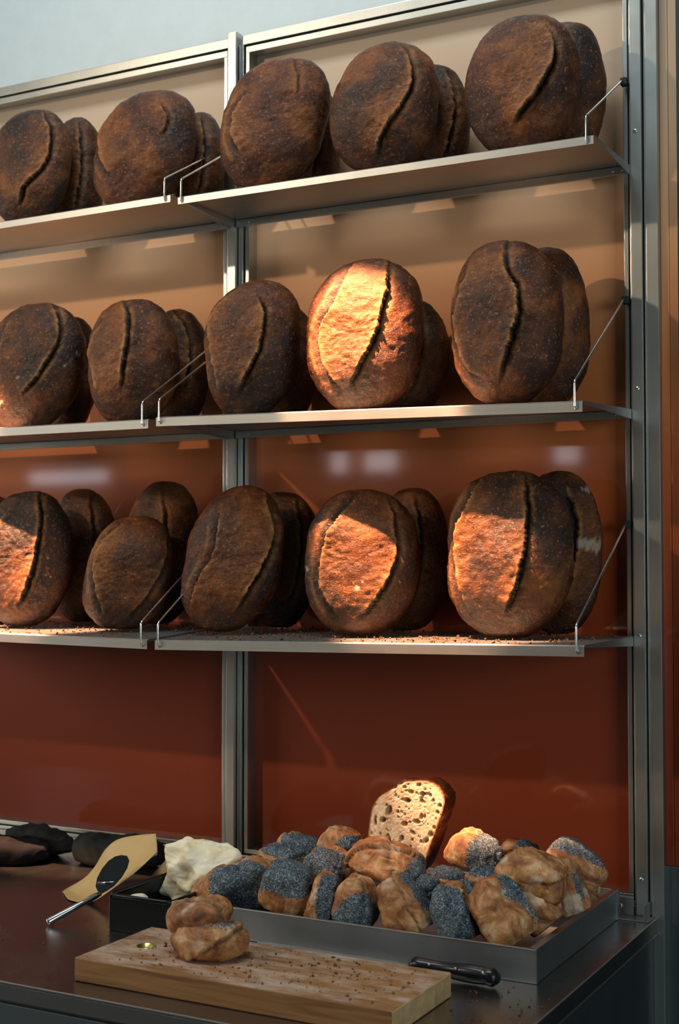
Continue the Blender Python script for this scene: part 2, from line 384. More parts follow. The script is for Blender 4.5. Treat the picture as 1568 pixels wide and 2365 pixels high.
# ------------------------------------------------------------------ shelves
def sheet(bm, rows, th):
    """rows: list of polylines (same length) -> thick sheet"""
    top = [[bm.verts.new(p) for p in r] for r in rows]
    for a, b in zip(top, top[1:]):
        for k in range(len(a)-1): bm.faces.new((a[k], b[k], b[k+1], a[k+1]))
def shelf(xl, xr, yf, zr, zl_f, zr_f, fh, zwire, label):
    t = empty('bread_shelf', ((xl+xr)/2, yf/2, min(zl_f, zr_f)), label, 'shelf')
    th = 0.0014
    bm = bmesh.new()
    # folded plate: back lip down, plate, front lip down
    def prof(x, zf, zb):
        return [(x, -0.001, zb-0.016), (x, -0.001, zb-0.001), (x, -0.004, zb), (x, -0.10, zb+(zf-zb)*0.34), (x, -0.2, zb+(zf-zb)*0.68), (x, yf+0.003, zf), (x, yf, zf-0.002), (x, yf, zf-fh)]
    n = 10; rows = []
    for i in range(n+1):
        s = i/n; rows.append(prof(xl+(xr-xl)*s, zl_f+(zr_f-zl_f)*s, zr))
    sheet(bm, rows, th)
    bmesh.ops.recalc_face_normals(bm, faces=bm.faces)
    o = finish(bm, 'shelf_plate', M['steel'], t)
    md = o.modifiers.new('solid', 'SOLIDIFY'); md.thickness = th; md.offset = 0
    bm = bmesh.new(); bx(bm, xl+0.004, xr-0.002, -0.0075, -0.0018, zr-0.0165, zr-0.0015, 0.0008)
    rail = finish(bm, 'back_rail', M['alu'], t)
    for x in (xl+0.035, xr-0.012, xr-0.03): screw(t, x, -0.0075, zr-0.009, 0.0026)
    for sx, zf in ((xl, zl_f), (xr, zr_f)):
        bm = bmesh.new()
        vs = [bm.verts.new(p) for p in ((sx, yf+0.004, zf-0.001), (sx, yf+0.004, zf-0.004), (sx, -0.004, zr-0.018), (sx, -0.004, zr-0.001))]
        bm.faces.new(vs); o = finish(bm, 'end_flange', M['steel'], t)
        md = o.modifiers.new('solid', 'SOLIDIFY'); md.thickness = 0.0012; md.offset = 0
    for x, zf, s in ((xl+0.010, zl_f, -1), (xr-0.012, zr_f, 1)):
        pts = [(x, yf+0.006, zf-0.004), (x, yf-0.0005, zf-0.0125), (x, yf-0.0045, zf-0.009), (x, yf-0.004, zf+0.034), (x, -0.0040, zwire), (x, 0.004, zwire)]
        bm = bmesh.new(); tube_bm(bm, bend(pts, 5, 0.12), 0.0021, 10)
        w = finish(bm, 'wire_support', M['wire'], t, True)
        bm = bmesh.new(); bx(bm, x-0.004, x+0.004+0.004*s, -0.005, 0.012, zwire-0.008, zwire+0.006, 0.0015)
        finish(bm, 'wire_clip', M['groove'], w)
    return t
XR, XL = -0.001, -0.8745
LXR, LXL = -0.8935, -1.79
shelf(XL, XR, -0.2235, 2.158, 2.1565, 2.1536, 0.0155, 2.321, 'right bay top steel shelf hung on wire supports')
shelf(XL, XR, -0.2955, 1.6965, 1.6985, 1.6815, 0.0185, 1.905, 'right bay middle steel shelf with warm light on its lip')
shelf(XL, XR, -0.2955, 1.273, 1.2575, 1.2715, 0.0185, 1.482, 'right bay lowest steel shelf covered in crumbs')
shelf(LXL, LXR, -0.2235, 2.158, 2.160, 2.164, 0.0155, 2.321, 'left bay top steel shelf hung on wire supports')
shelf(LXL, LXR, -0.2955, 1.6965, 1.699, 1.6955, 0.0185, 1.905, 'left bay middle steel shelf cut by the photo edge')
shelf(LXL, LXR, -0.2955, 1.273, 1.268, 1.258, 0.0185, 1.482, 'left bay lowest steel shelf under the darker loaves')

# ------------------------------------------------------------------ loaves
def grid_mesh(name, P, NP, marks=None):
    """P: rings (nr, NP, 3) preceded by pole verts handled by caller"""
    pass
def loaf_mesh(name, a, b, h, shear, egg, creases, seed, NR=62, NB=22, NP=160, lump=1.0, flour=0.0):
    ph = np.linspace(0, 2*np.pi, NP, endpoint=False)
    ts = np.concatenate([np.linspace(0, 1, NR+1)[1:], 1-np.linspace(0, 1, NB+1)[1:-1]])
    front = np.array([True]*NR+[False]*(NB-1))
    r = np.sin(ts*np.pi/2)
    R, PH = np.meshgrid(r, ph, indexing='ij'); FR = np.repeat(front[:, None], NP, 1)
    n = 2.35
    k = (np.abs(np.cos(PH))**n+np.abs(np.sin(PH))**n)**(-1/n)
    U = R*np.cos(PH)*k; Wv = R*np.sin(PH)*k
    Y = np.where(FR, -b*np.maximum(1-R**2.3, 0)**0.5, b*0.92*np.maximum(1-R**3.2, 0)**0.5)
    U = np.concatenate([[0.0], U.ravel(), [0.0]]); Wv = np.concatenate([[0.0], Wv.ravel(), [0.0]])
    Y = np.concatenate([[-b], Y.ravel(), [b*0.92]]); F = np.concatenate([[True], FR.ravel(), [False]])
    X = U*a*(1+egg*Wv); Z = Wv*h; X = X*(1-0.05*np.clip(-Wv-0.5, 0, 1)*2)
    nx, ny, nz = U/a, Y/(b*b), Wv/h
    ln = np.sqrt(nx*nx+ny*ny+nz*nz)+1e-9; NRM = np.stack([nx/ln, ny/ln, nz/ln], 1)
    Pn = np.stack([X, Y, Z], 1)
    rs = np.random.RandomState(seed)
    off = rs.rand(3)*50
    disp = 0.0048*lump*fbm(Pn*9+off, seed, 2)+0.0013*fbm(Pn*42+off, seed+5, 2)+0.0008*fbm(Pn*130+off, seed+9, 2)
    torn = np.zeros(len(X)); bloom = np.zeros(len(X)); groove = np.zeros(len(X)); fl = np.zeros(len(X))
    fr = np.clip(-Y/(b*0.40)+0.25, 0, 1)
    for pts, side, amp in creases:
        q = [np.array([p[0]*a*0.97, p[1]*h*0.97]) for p in pts]
        # smooth the polyline
        qq = []
        for i in range(len(q)-1):
            p0 = q[max(i-1, 0)]; p1 = q[i]; p2 = q[i+1]; p3 = q[min(i+2, len(q)-1)]
            for t_ in np.linspace(0, 1, 5)[:-1]:
                qq.append(0.5*((2*p1)+(-p0+p2)*t_+(2*p0-5*p1+4*p2-p3)*t_**2+(-p0+3*p1-3*p2+p3)*t_**3))
        qq.append(q[-1]); q = qq
        best = np.full(len(X), 9.0); sgn = np.zeros(len(X)); par = np.zeros(len(X))
        wob = 0.0022*fbm(Pn*60+off, seed+3, 2)
        XX = X+wob; ZZ = Z
        for i in range(len(q)-1):
            d = q[i+1]-q[i]; L2 = d@d+1e-12
            t_ = np.clip(((XX-q[i][0])*d[0]+(ZZ-q[i][1])*d[1])/L2, 0, 1)
            ex, ez = XX-(q[i][0]+t_*d[0]), ZZ-(q[i][1]+t_*d[1])
            dist = np.sqrt(ex*ex+ez*ez); cr = d[0]*ez-d[1]*ex
            m_ = dist < best
            best = np.where(m_, dist, best); sgn = np.where(m_, np.sign(cr), sgn); par = np.where(m_, (i+t_)/(len(q)-1), par)
        fade = np.clip(par/0.12, 0.45, 1)*np.clip((1-par)/0.16, 0.05, 1)*fr
        outside = (sgn*side) > 0
        A = (0.0085 if side > 0 else 0.0065)*amp; gw = 1.0 if side > 0 else 2.0
        rag = 1+0.25*fbm(Pn*95, seed+7, 2)
        disp += np.where(outside, -A*0.9*np.exp(-(best/(0.0065*gw*(0.6+0.4*amp)))**1.4), A*0.9*rag*np.exp(-best/0.016))*fade
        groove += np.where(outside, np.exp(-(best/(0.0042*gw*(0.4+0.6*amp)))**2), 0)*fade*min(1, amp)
        edge = np.exp(-(best/0.006)**2)*np.where(outside, 0, 1)*fade
        torn += (np.exp(-(best/0.0055)**2)*np.where(outside, 0, 1)+(np.exp(-((best-0.011*gw)/0.0045)**2)*np.where(outside, 0.55, 0)))*fade*min(1, amp)
        bloom += (np.where(outside, 0, np.exp(-(best/0.046)**2))*0.75+edge*0.55)*fade*min(1, amp)
    bm_ = np.clip(bloom, 0, 1)
    disp += bm_*(0.0009*fbm(np.stack([X*55, Y*55, Z*150], 1), seed+11, 2)+0.0011*np.abs(fbm(Pn*75, seed+12, 3)))
    if flour:
        fl = flour*sstep(0.80, 0.95, fbm(Pn*20+off, seed+21, 3)+0.25*fbm(Pn*140, seed, 2))*np.clip(fr+0.4, 0, 1)
    V = Pn+NRM*disp[:, None]
    V[:, 0] += shear*V[:, 2]
    # settle on the shelf: flatten the very bottom
    zmin = -h
    V[:, 2] = np.where(V[:, 2] < zmin+0.004, zmin+0.0005+0.2*(V[:, 2]-zmin-0.004)*0+0.0*V[:, 2]+0.003*np.clip((V[:, 2]-zmin+0.01)/0.014, 0, 1), V[:, 2])
    V[:, 2] = np.maximum(V[:, 2], zmin)
    nr = len(ts); faces = []
    for i in range(nr-1):
        o0 = 1+i*NP; o1 = o0+NP
        for j in range(NP):
            j2 = (j+1) % NP; faces.append((o0+j, o0+j2, o1+j2, o1+j))
    for j in range(NP): faces.append((0, 1+(j+1) % NP, 1+j))
    last = len(V)-1; o0 = 1+(nr-1)*NP
    for j in range(NP): faces.append((last, o0+j, o0+(j+1) % NP))
    me = bpy.data.meshes.new(name)
    me.from_pydata([tuple(v_) for v_ in V], [], faces)
    at = me.attributes.new('marks', 'FLOAT_COLOR', 'POINT')
    C = np.stack([bm_, np.clip(groove, 0, 1), np.clip(fl, 0, 1), np.clip(torn, 0, 1)], 1)
    at.data.foreach_set('color', C.ravel())
    return me
LOAVES = [
  ('1a', -1.326, -0.15, 2.1631, 0.098, 0.05, 0.133, 0.06, 0, [([(0.39, 0.87), (0.63, 0.55), (0.68, 0.2), (0.59, -0.02), (0.46, -0.19), (0.16, -0.4), (0.05, -0.57), (-0.03, -0.73)], 1, 1.0)], 12),
  ('1a2', -1.276, -0.047, 2.1613, 0.061, 0.05, 0.134, 0.00, 0, [], 10),
  ('1b', -1.012, -0.15, 2.1643, 0.116, 0.05, 0.126, 0.18, 0.0, [([(0.36, 0.68), (0.52, 0.47), (0.55, 0.28), (0.48, 0.15)], 1, 0.5), ([(-0.93, 0.62), (-0.95, 0.33), (-0.69, -0.17), (-0.43, -0.49)], -1, 0.9)], 10),
  ('1b2', -0.946, -0.047, 2.1618, 0.060, 0.05, 0.117, 0.00, 0, [], 8),
  ('1c', -0.690, -0.15, 2.1586, 0.110, 0.05, 0.135, 0.18, 0.1, [([(-0.61, 0.39), (-0.74, 0.16), (-0.71, -0.02), (-0.64, -0.22), (-0.39, -0.5)], -1, 1.0), ([(0.21, 0.94), (0.41, 0.63), (0.45, 0.38)], 1, 0.4)], 15),
  ('1c2', -0.668, -0.047, 2.1595, 0.067, 0.05, 0.125, 0.00, 0, [], 12),
  ('1d', -0.441, -0.15, 2.1582, 0.106, 0.05, 0.131, 0.08, 0.0, [([(0.24, 0.91), (0.41, 0.72), (0.51, 0.45), (0.53, 0.24), (0.36, -0.1), (0.14, -0.35), (-0.01, -0.63), (-0.04, -0.82)], 1, 1.1)], 18),
  ('1d2', -0.396, -0.047, 2.1595, 0.085, 0.05, 0.122, 0.00, 0, [], 14),
  ('1e', -0.158, -0.15, 2.1577, 0.105, 0.05, 0.132, 0.04, 0.0, [([(0.08, 0.84), (0.45, 0.66), (0.59, 0.41), (0.56, 0.08), (0.31, -0.25), (0.08, -0.48), (-0.06, -0.64)], 1, 1.6)], 10),
  ('1e2', -0.112, -0.047, 2.1595, 0.076, 0.05, 0.136, 0.00, 0, [], 8),
  ('2a', -1.279, -0.19, 1.6985, 0.113, 0.056, 0.140, 0.11, 0.06, [([(0.34, 0.97), (0.57, 0.73), (0.65, 0.45), (0.59, 0.2), (0.33, -0.2), (-0.01, -0.52)], 1, 1.0), ([(-0.46, 0.8), (-0.58, 0.38), (-0.61, -0.03)], -1, 0.6)], 14),
  ('2a2', -1.287, -0.062, 1.6983, 0.068, 0.056, 0.137, 0.07, 0, [], 11),
  ('2b', -1.013, -0.19, 1.6978, 0.100, 0.056, 0.133, 0.03, 0.0, [([(-0.19, 0.98), (0.05, 0.68), (0.08, 0.29), (0.05, -0.05), (-0.01, -0.51)], 1, 1.1), ([(-0.61, 0.58), (-0.88, 0.19), (-0.77, -0.17), (-0.51, -0.62)], -1, 0.8)], 13),
  ('2b2', -0.987, -0.062, 1.6981, 0.066, 0.056, 0.133, 0.00, 0, [([(0.08, 0.92), (0.56, 0.61), (0.73, 0.18), (0.6, -0.38)], 1, 0.8)], 10),
  ('2c', -0.717, -0.19, 1.6976, 0.097, 0.056, 0.138, 0.10, 0.1, [([(-0.46, 0.84), (-0.87, 0.46), (-0.82, 0.12), (-0.67, -0.26), (-0.47, -0.72)], -1, 0.9), ([(0.18, 0.68), (0.33, 0.48), (0.35, 0.2), (0.32, -0.05), (0.14, -0.35), (-0.07, -0.68)], 1, 1.1)], 16),
  ('2c2', -0.713, -0.062, 1.698, 0.065, 0.056, 0.125, 0.00, 0, [], 13),
  ('2d', -0.465, -0.19, 1.6951, 0.114, 0.056, 0.146, 0.08, 0.03, [([(-0.27, 0.89), (-0.46, 0.43), (-0.68, 0.07), (-0.63, -0.25), (-0.42, -0.56), (-0.2, -0.75)], -1, 1.0), ([(0.34, 0.97), (0.43, 0.59), (0.36, 0.14), (0.31, -0.07), (0.05, -0.46), (-0.11, -0.72)], 1, 1.0)], 12),
  ('2d2', -0.433, -0.062, 1.6976, 0.081, 0.056, 0.117, 0.04, 0, [], 10),
  ('2e', -0.177, -0.19, 1.6922, 0.105, 0.056, 0.151, 0.00, 0.0, [([(-0.62, 0.67), (-0.73, 0.32), (-0.86, 0.04), (-0.79, -0.26), (-0.59, -0.58), (-0.24, -0.71)], -1, 1.1), ([(0.06, 0.96), (0.15, 0.57), (0.32, 0.39), (0.36, 0.09), (0.19, -0.32), (-0.02, -0.74)], 1, 1.3)], 5),
  ('2e2', -0.147, -0.062, 1.6972, 0.082, 0.056, 0.153, 0.00, 0, [([(0.44, 0.58), (0.52, 0.14), (0.45, -0.43)], 1, 0.6)], 4),
  ('3a', -1.307, -0.176, 1.2698, 0.109, 0.054, 0.150, 0.04, 0.0, [([(0.27, 0.99), (0.48, 0.59), (0.46, 0.12), (0.32, -0.37), (0.05, -0.72)], 1, 1.0), ([(-0.29, 0.76), (-0.53, 0.25), (-0.44, -0.38)], -1, 0.7)], 12),
  ('3a2', -1.251, -0.055, 1.274, 0.082, 0.054, 0.152, 0.00, 0, [], 10),
  ('3b', -1.030, -0.176, 1.2684, 0.094, 0.054, 0.121, 0.14, -0.03, [([(-0.25, 0.87), (-0.55, 0.55), (-0.68, 0.25), (-0.58, -0.2), (-0.27, -0.76)], -1, 1.2), ([(0.82, 0.62), (0.9, 0.25), (0.7, -0.35), (0.17, -0.87)], 1, 0.5)], 20),
  ('3b2', -1.032, -0.055, 1.2739, 0.085, 0.054, 0.157, 0.06, 0.0, [], 16),
  ('3c', -0.771, -0.176, 1.2682, 0.102, 0.054, 0.147, 0.20, -0.02, [([(0.49, 0.94), (0.68, 0.67), (0.85, 0.4), (0.83, 0.08), (0.69, -0.27), (0.36, -0.8)], 1, 1.2), ([(-0.27, 0.61), (-0.22, 0.14), (-0.48, -0.33), (-0.59, -0.66)], -1, 0.7)], 12),
  ('3c2', -0.729, -0.055, 1.2739, 0.083, 0.054, 0.144, 0.04, 0, [], 10),
  ('3d', -0.480, -0.176, 1.2704, 0.112, 0.054, 0.141, 0.05, 0.0, [([(-0.12, 0.86), (-0.47, 0.44), (-0.6, 0.08), (-0.56, -0.37), (-0.17, -0.79)], -1, 1.1), ([(0.5, 0.86), (0.63, 0.59), (0.72, 0.21), (0.68, -0.08), (0.38, -0.55), (0.04, -0.78)], 1, 0.8)], 11),
  ('3d2', -0.432, -0.055, 1.2742, 0.077, 0.054, 0.141, 0.04, 0, [], 9),
  ('3e', -0.181, -0.176, 1.2726, 0.119, 0.054, 0.153, 0.03, 0.0, [([(-0.43, 0.87), (-0.53, 0.63), (-0.75, 0.32), (-0.76, -0.08), (-0.66, -0.39), (-0.59, -0.7)], -1, 1.4), ([(0.28, 0.93), (0.38, 0.53), (0.39, 0.09), (0.26, -0.38), (0.05, -0.74)], 1, 1.2)], 5),
  ('3e2', -0.127, -0.055, 1.2744, 0.081, 0.054, 0.154, 0.00, 0, [([(0.32, 0.75), (0.59, 0.39), (0.5, -0.23), (0.23, -0.64)], -1, 1.4)], 4),
]

LAB = {
 '1a': 'dark round loaf at the left end of the top shelf, curved split on its right',
 '1a2': 'dark loaf behind the leftmost loaf of the top shelf, only its right side showing',
 '1b': 'nearly black-topped loaf on the left top shelf beside the paired wire supports',
 '1b2': 'smooth dark loaf behind the black-topped loaf left of the centre post, top shelf',
 '1c': 'large dark top-shelf loaf leaning in front of the centre post',
 '1c2': 'top-shelf loaf almost hidden behind the leaning one at the centre post',
 '1d': 'brown top-shelf loaf with an S-shaped split, between the leaning loaf and the largest one',
 '1d2': 'blackened top-shelf loaf peeking out behind the loaf with the S-shaped split',
 '1e': 'biggest speckled loaf at the right end of the top shelf with a deep curved gash',
 '1e2': 'loaf behind the biggest one at the right end of the top shelf, by the wire',
 '2a': 'leftmost middle-shelf loaf, tan split face glowing orange near its foot',
 '2a2': 'reddish loaf behind the leftmost loaf of the middle shelf',
 '2b': 'middle-shelf loaf with a ragged light strip down its centre, second from the left',
 '2b2': 'dark cracked loaf behind the strip-marked one, left of the centre post, middle shelf',
 '2c': 'reddish-brown oval middle-shelf loaf in front of the centre post',
 '2c2': 'black-shadowed middle-shelf loaf behind the reddish oval one',
 '2d': 'glossy middle-shelf loaf struck by orange light, fourth front loaf from the left',
 '2d2': 'dark loaf leaning behind the glossy orange-lit loaf on the middle shelf',
 '2e': 'tallest middle-shelf loaf at the right end, dark with a broad split face',
 '2e2': 'back loaf at the right end of the middle shelf, beside the wire support',
 '3a': 'lowest-shelf loaf at the far left, brightly lit below a shadowed top',
 '3a2': 'dark loaf behind the brightly lit far-left loaf of the lowest shelf',
 '3b': 'short oval tan loaf with a bubbled left seam, lowest shelf left of the wires',
 '3b2': 'taller blackened loaf with a pale spot behind the short oval one, lowest shelf',
 '3c': 'slanting lowest-shelf loaf in front of the centre post, top leaning right',
 '3c2': 'dark loaf behind the slanting one on the lowest shelf',
 '3d': 'brightest round loaf on the lowest shelf with a pale flour spot',
 '3d2': 'shadowed loaf behind the brightest round loaf of the lowest shelf',
 '3e': 'biggest lowest-shelf loaf at the right end, split face lit orange on its left',
 '3e2': 'dark grooved loaf behind the biggest one at the right end of the lowest shelf',
}
GR = {'1': 'loaves standing on the top shelf', '2': 'loaves standing on the middle shelf', '3': 'loaves standing on the lowest shelf'}
for i, (n, x, y, zb, a, b, h, sh, egg, cr, yaw) in enumerate(LOAVES):
    back = n.endswith('2') and len(n) == 3
    if back and not cr:
        rr = random.Random(i*7+3)
        u0 = rr.uniform(0.1, 0.6)
        cr = [([(u0-0.1, 0.85), (u0+0.1, 0.4), (u0+0.12, 0.0), (u0, -0.4), (u0-0.2, -0.7)], 1, 0.8)]
    me = loaf_mesh('sourdough_loaf', a, b, h, sh, egg, cr, i*13+5, NR=62 if not back else 40, NB=22 if not back else 20, NP=160 if not back else 120, flour=0.6 if n in ('3d', '3e2', '2a', '3b2') else 0.0)
    o = link('sourdough_loaf', me, M['crust'], None, True)
    o.location = (x, y, zb+h); o.rotation_euler = (0, 0, math.radians(yaw))
    tag(o, LAB[n], 'bread loaf', GR[n[0]])
# one more loaf cut by the left edge of the picture on the lowest shelf
me = loaf_mesh('sourdough_loaf', 0.10, 0.062, 0.15, 0, 0, [([(0.1, 0.9), (0.3, 0.4), (0.3, -0.4)], 1, 0.8)], 777, 40, 20, 120)
o = link('sourdough_loaf', me, M['crust'], None, True); o.location = (-1.475, -0.10, 1.266+0.15)
tag(o, 'dark loaf sliver at the very left edge of the lowest shelf, behind its neighbour', 'bread loaf', GR['3'])

# crumbs on the lowest shelves
def crumbs(name, n, x0, x1, y0, y1, zf, seed, label, smax=0.0035):
    rr = random.Random(seed); bm = bmesh.new()
    for _ in range(n):
        x, y = rr.uniform(x0, x1), rr.uniform(y0, y1); s = rr.uniform(0.0008, smax)*rr.random()+0.0006
        r = bmesh.ops.create_icosphere(bm, subdivisions=1, radius=s)
        e = Euler((rr.random()*6, rr.random()*6, rr.random()*6)).to_matrix()
        sc = Vector((rr.uniform(0.6, 1.7), rr.uniform(0.6, 1.2), rr.uniform(0.4, 0.8)))
        for v_ in r['verts']: v_.co = e @ Vector((v_.co.x*sc.x, v_.co.y*sc.y, v_.co.z*sc.z))*rr.uniform(0.8, 1.2)+Vector((x, y, zf(x, y)+s*0.5))
    o = finish(bm, name, M['crumbs']); return tag(o, label, 'crumbs', kind='stuff')
def z3r(x, y):
    s = (x-XL)/(XR-XL); zf = 1.2575+(1.2715-1.2575)*s; return 1.273+(zf-1.273)*(-y/0.2955)+0.0012
def z3l(x, y):
    s = (x-LXL)/(LXR-LXL); zf = 1.268+(1.258-1.268)*s; return 1.273+(zf-1.273)*(-y/0.2955)+0.0012
crumbs('bread_crumbs', 900, XL+0.01, XR-0.02, -0.29, -0.01, z3r, 1, 'toasted crumbs scattered along the right lowest shelf')
crumbs('bread_crumbs', 400, -1.45, LXR-0.02, -0.29, -0.01, z3l, 2, 'toasted crumbs scattered along the left lowest shelf')

# ------------------------------------------------------------------ counter
t = empty('worktop', (-0.9, -0.42, ZC-0.05), 'dark steel worktop with a doubled bright right edge', 'counter')
bm = bmesh.new(); bx(bm, -2.2, 0.036, -0.846, 0.006, ZC-0.004, ZC, 0.0012); finish(bm, 'top_sheet', M['top'], t)
bm = bmesh.new(); bx(bm, -2.2, 0.0362, -0.8465, -0.80, ZC-0.028, ZC-0.0042, 0.0010); finish(bm, 'front_edge', M['top'], t)
bm = bmesh.new(); bx(bm, 0.012, 0.0363, -0.7995, 0.005, ZC-0.028, ZC-0.0042, 0.0012); finish(bm, 'side_edge', M['top'], t)
for nm, (a_, b_, c_, d_, e_, f_) in (('side_highlight_strip', (0.0345, 0.0372, -0.8475, 0.004, ZC-0.0016, ZC+0.0005)), ('front_highlight_strip', (-2.2, 0.0344, -0.8475, -0.8450, ZC-0.0016, ZC+0.0005)), ('lower_highlight_strip', (0.0345, 0.0372, -0.8475, 0.004, ZC-0.0300, ZC-0.0281))):
    bm = bmesh.new(); bx(bm, a_, b_, c_, d_, e_, f_, 0.0007); finish(bm, nm, M['edge'], t)  # thin lighter strips stand in for light caught by the edges
t = empty('counter_cabinet', (-0.9, -0.4, -0.2), 'grey-teal steel cabinet under the worktop', 'cabinet')
bm = bmesh.new(); bx(bm, -2.2, 0.030, -0.835, 0.004, -0.2, ZC-0.0285, 0.001); finish(bm, 'body', M['cabinet'], t)
bm = bmesh.new(); bx(bm, 0.0302, 0.0340, -0.83, -0.045, -0.15, ZC-0.033, 0.001); finish(bm, 'side_panel', M['cabinet'], t)
bm = bmesh.new(); bx(bm, -2.1, -0.02, -0.842, -0.8355, 0.05, ZC-0.035, 0.001); finish(bm, 'front_panel', M['cabinet'], t)
# foot bracket of the end post
t = empty('post_bracket', (0.0, -0.02, ZC), 'angled steel foot bracket holding the end post on the worktop', 'bracket')
bm = bmesh.new(); bx(bm, -0.050, 0.032, -0.034, 0.004, ZC+0.0002, ZC+0.0026, 0.0006); finish(bm, 'base_plate', M['steel'], t)
bm = bmesh.new(); bx(bm, -0.050, -0.004, -0.002, 0.0005, ZC+0.0027, ZC+0.036, 0.0006); finish(bm, 'back_flange', M['steel'], t); bm = bmesh.new(); bx(bm, 0.0226, 0.025, -0.034, 0.004, ZC+0.0027, ZC+0.030, 0.0006)
finish(bm, 'upright_flange', M['steel'], t); screw(t, -0.030, -0.002, ZC+0.018, 0.005)

# ------------------------------------------------------------------ baking tray
t = empty('baking_tray', (-0.345, -0.25, ZC), 'worn grey metal tray piled with poppy seed rolls', 'tray')
bm = bmesh.new()
TX0, TX1, TY0, TY1, TH = -0.664, -0.025, -0.472, -0.030, 0.052
w = 0.0022; z0 = ZC+0.0006
bx(bm, TX0, TX1, TY0, TY1, z0, z0+0.002, 0.0005)
bx(bm, TX0, TX1, TY0, TY0+w, z0+0.002, ZC+TH, 0.0006); bx(bm, TX0, TX1, TY1-w, TY1, z0+0.002, ZC+TH, 0.0006)
bx(bm, TX0, TX0+w, TY0+w, TY1-w, z0+0.002, ZC+TH, 0.0006); bx(bm, TX1-w, TX1, TY0+w, TY1-w, z0+0.002, ZC+TH, 0.0006)
finish(bm, 'tray_body', M['tray'], t)
bm = bmesh.new()
for (a_, b_, c_, d_) in ((TX0, TX1, TY0-0.0022, TY0+0.0035), (TX0, TX1, TY1-0.0035, TY1+0.0022), (TX0-0.0022, TX0+0.0035, TY0, TY1), (TX1-0.012, TX1+0.0012, TY0, TY1)):
    bx(bm, a_, b_, c_, d_, ZC+TH+0.0001, ZC+TH+0.0022, 0.0008)
finish(bm, 'rolled_rim', M['edge'], t)  # rim in lighter metal, its bright line painted in
bm = bmesh.new(); bx(bm, TX1+0.0002, TX1+0.0022, TY1-0.013, TY1+0.001, z0, ZC+TH, 0.0006); finish(bm, 'corner_fold', M['tray'], t); bm = bmesh.new(); bx(bm, TX1+0.0002, TX1+0.0018, TY0-0.001, TY0+0.010, z0, ZC+TH, 0.0006)
finish(bm, 'corner_fold', M['tray'], t)

# ------------------------------------------------------------------ rolls
def sq(v_, e): return np.sign(v_)*np.abs(v_)**e
def roll_mesh(a, b, c, seed, pdir, pth, ex=0.75, creases=1, NU=72, NV=48, pinch=1.0, dirs=None):
    th = np.linspace(0, 2*np.pi, NU, endpoint=False); la = np.linspace(-np.pi/2, np.pi/2, NV+2)[1:-1]
    T, A = np.meshgrid(th, la)
    X = a*sq(np.cos(A), 0.62)*sq(np.cos(T), ex*0.8); Y = b*sq(np.cos(A), 0.62)*sq(np.sin(T), ex*0.8); Z = c*sq(np.sin(A), 0.72)
    P = np.concatenate([[[0, 0, -c]], np.stack([X.ravel(), Y.ravel(), Z.ravel()], 1), [[0, 0, c]]])
    nn = P/np.array([a*a, b*b, c*c]); nn /= np.linalg.norm(nn, axis=1)[:, None]+1e-9
    rs = np.random.RandomState(seed); off = rs.rand(3)*40
    P[:, 0] *= 1-0.16*pinch*P[:, 2]/c+0.10*np.sin(seed)*P[:, 1]/b
    disp = 0.0042*fbm(P*22+off, seed, 2)+0.0014*fbm(P*85+off, seed+2, 2)+0.0016*fbm(np.stack([P[:, 0]*170, P[:, 1]*120, P[:, 2]*30], 1)+off, seed+6, 2)
    groove = np.zeros(len(P))
    Pn = P/np.array([a, b, c])
    for k in range(creases):
        d = rs.randn(3); d[2] *= 0.6; d /= np.linalg.norm(d); o_ = rs.uniform(-0.25, 0.25)
        s = Pn@d-o_+0.10*fbm(P*30+off, seed+4+k, 2)
        disp += np.where(s > 0, 0.0050*np.exp(-s/0.35), -0.0038*np.exp(s/0.10))
        groove += np.exp(-(s/0.055)**2)*np.where(s < 0, 1, 0.3)
    pd = np.array(pdir, float); pd /= np.linalg.norm(pd)+1e-9
    m_ = 0.5+(Pn@pd-pth-0.12)*1.9+0.20*fbm(P*38+off, seed+8, 2)
    m_ = np.clip(m_, 0, 1) if pth < 5 else m_*0
    fl = 0.8*sstep(0.35, 0.9, fbm(P*30+off, seed+31, 3))
    V = P+nn*disp[:, None]
    V[:, 2] = np.maximum(V[:, 2], -c*0.82)
    faces = []
    for i in range(NV-1):
        o0 = 1+i*NU; o1 = o0+NU
        for j in range(NU): j2 = (j+1) % NU; faces.append((o0+j, o0+j2, o1+j2, o1+j))
    for j in range(NU): faces.append((0, 1+(j+1) % NU, 1+j))
    last = len(V)-1; o0 = 1+(NV-1)*NU
    for j in range(NU): faces.append((last, o0+j, o0+(j+1) % NU))
    me = bpy.data.meshes.new('poppy_seed_roll'); me.from_pydata([tuple(v_) for v_ in V], [], faces)
    at = me.attributes.new('marks', 'FLOAT_COLOR', 'POINT')
    at.data.foreach_set('color', np.stack([m_, np.clip(groove, 0, 1)*(m_ < 0.5), fl, np.ones(len(P))], 1).ravel())
    return me
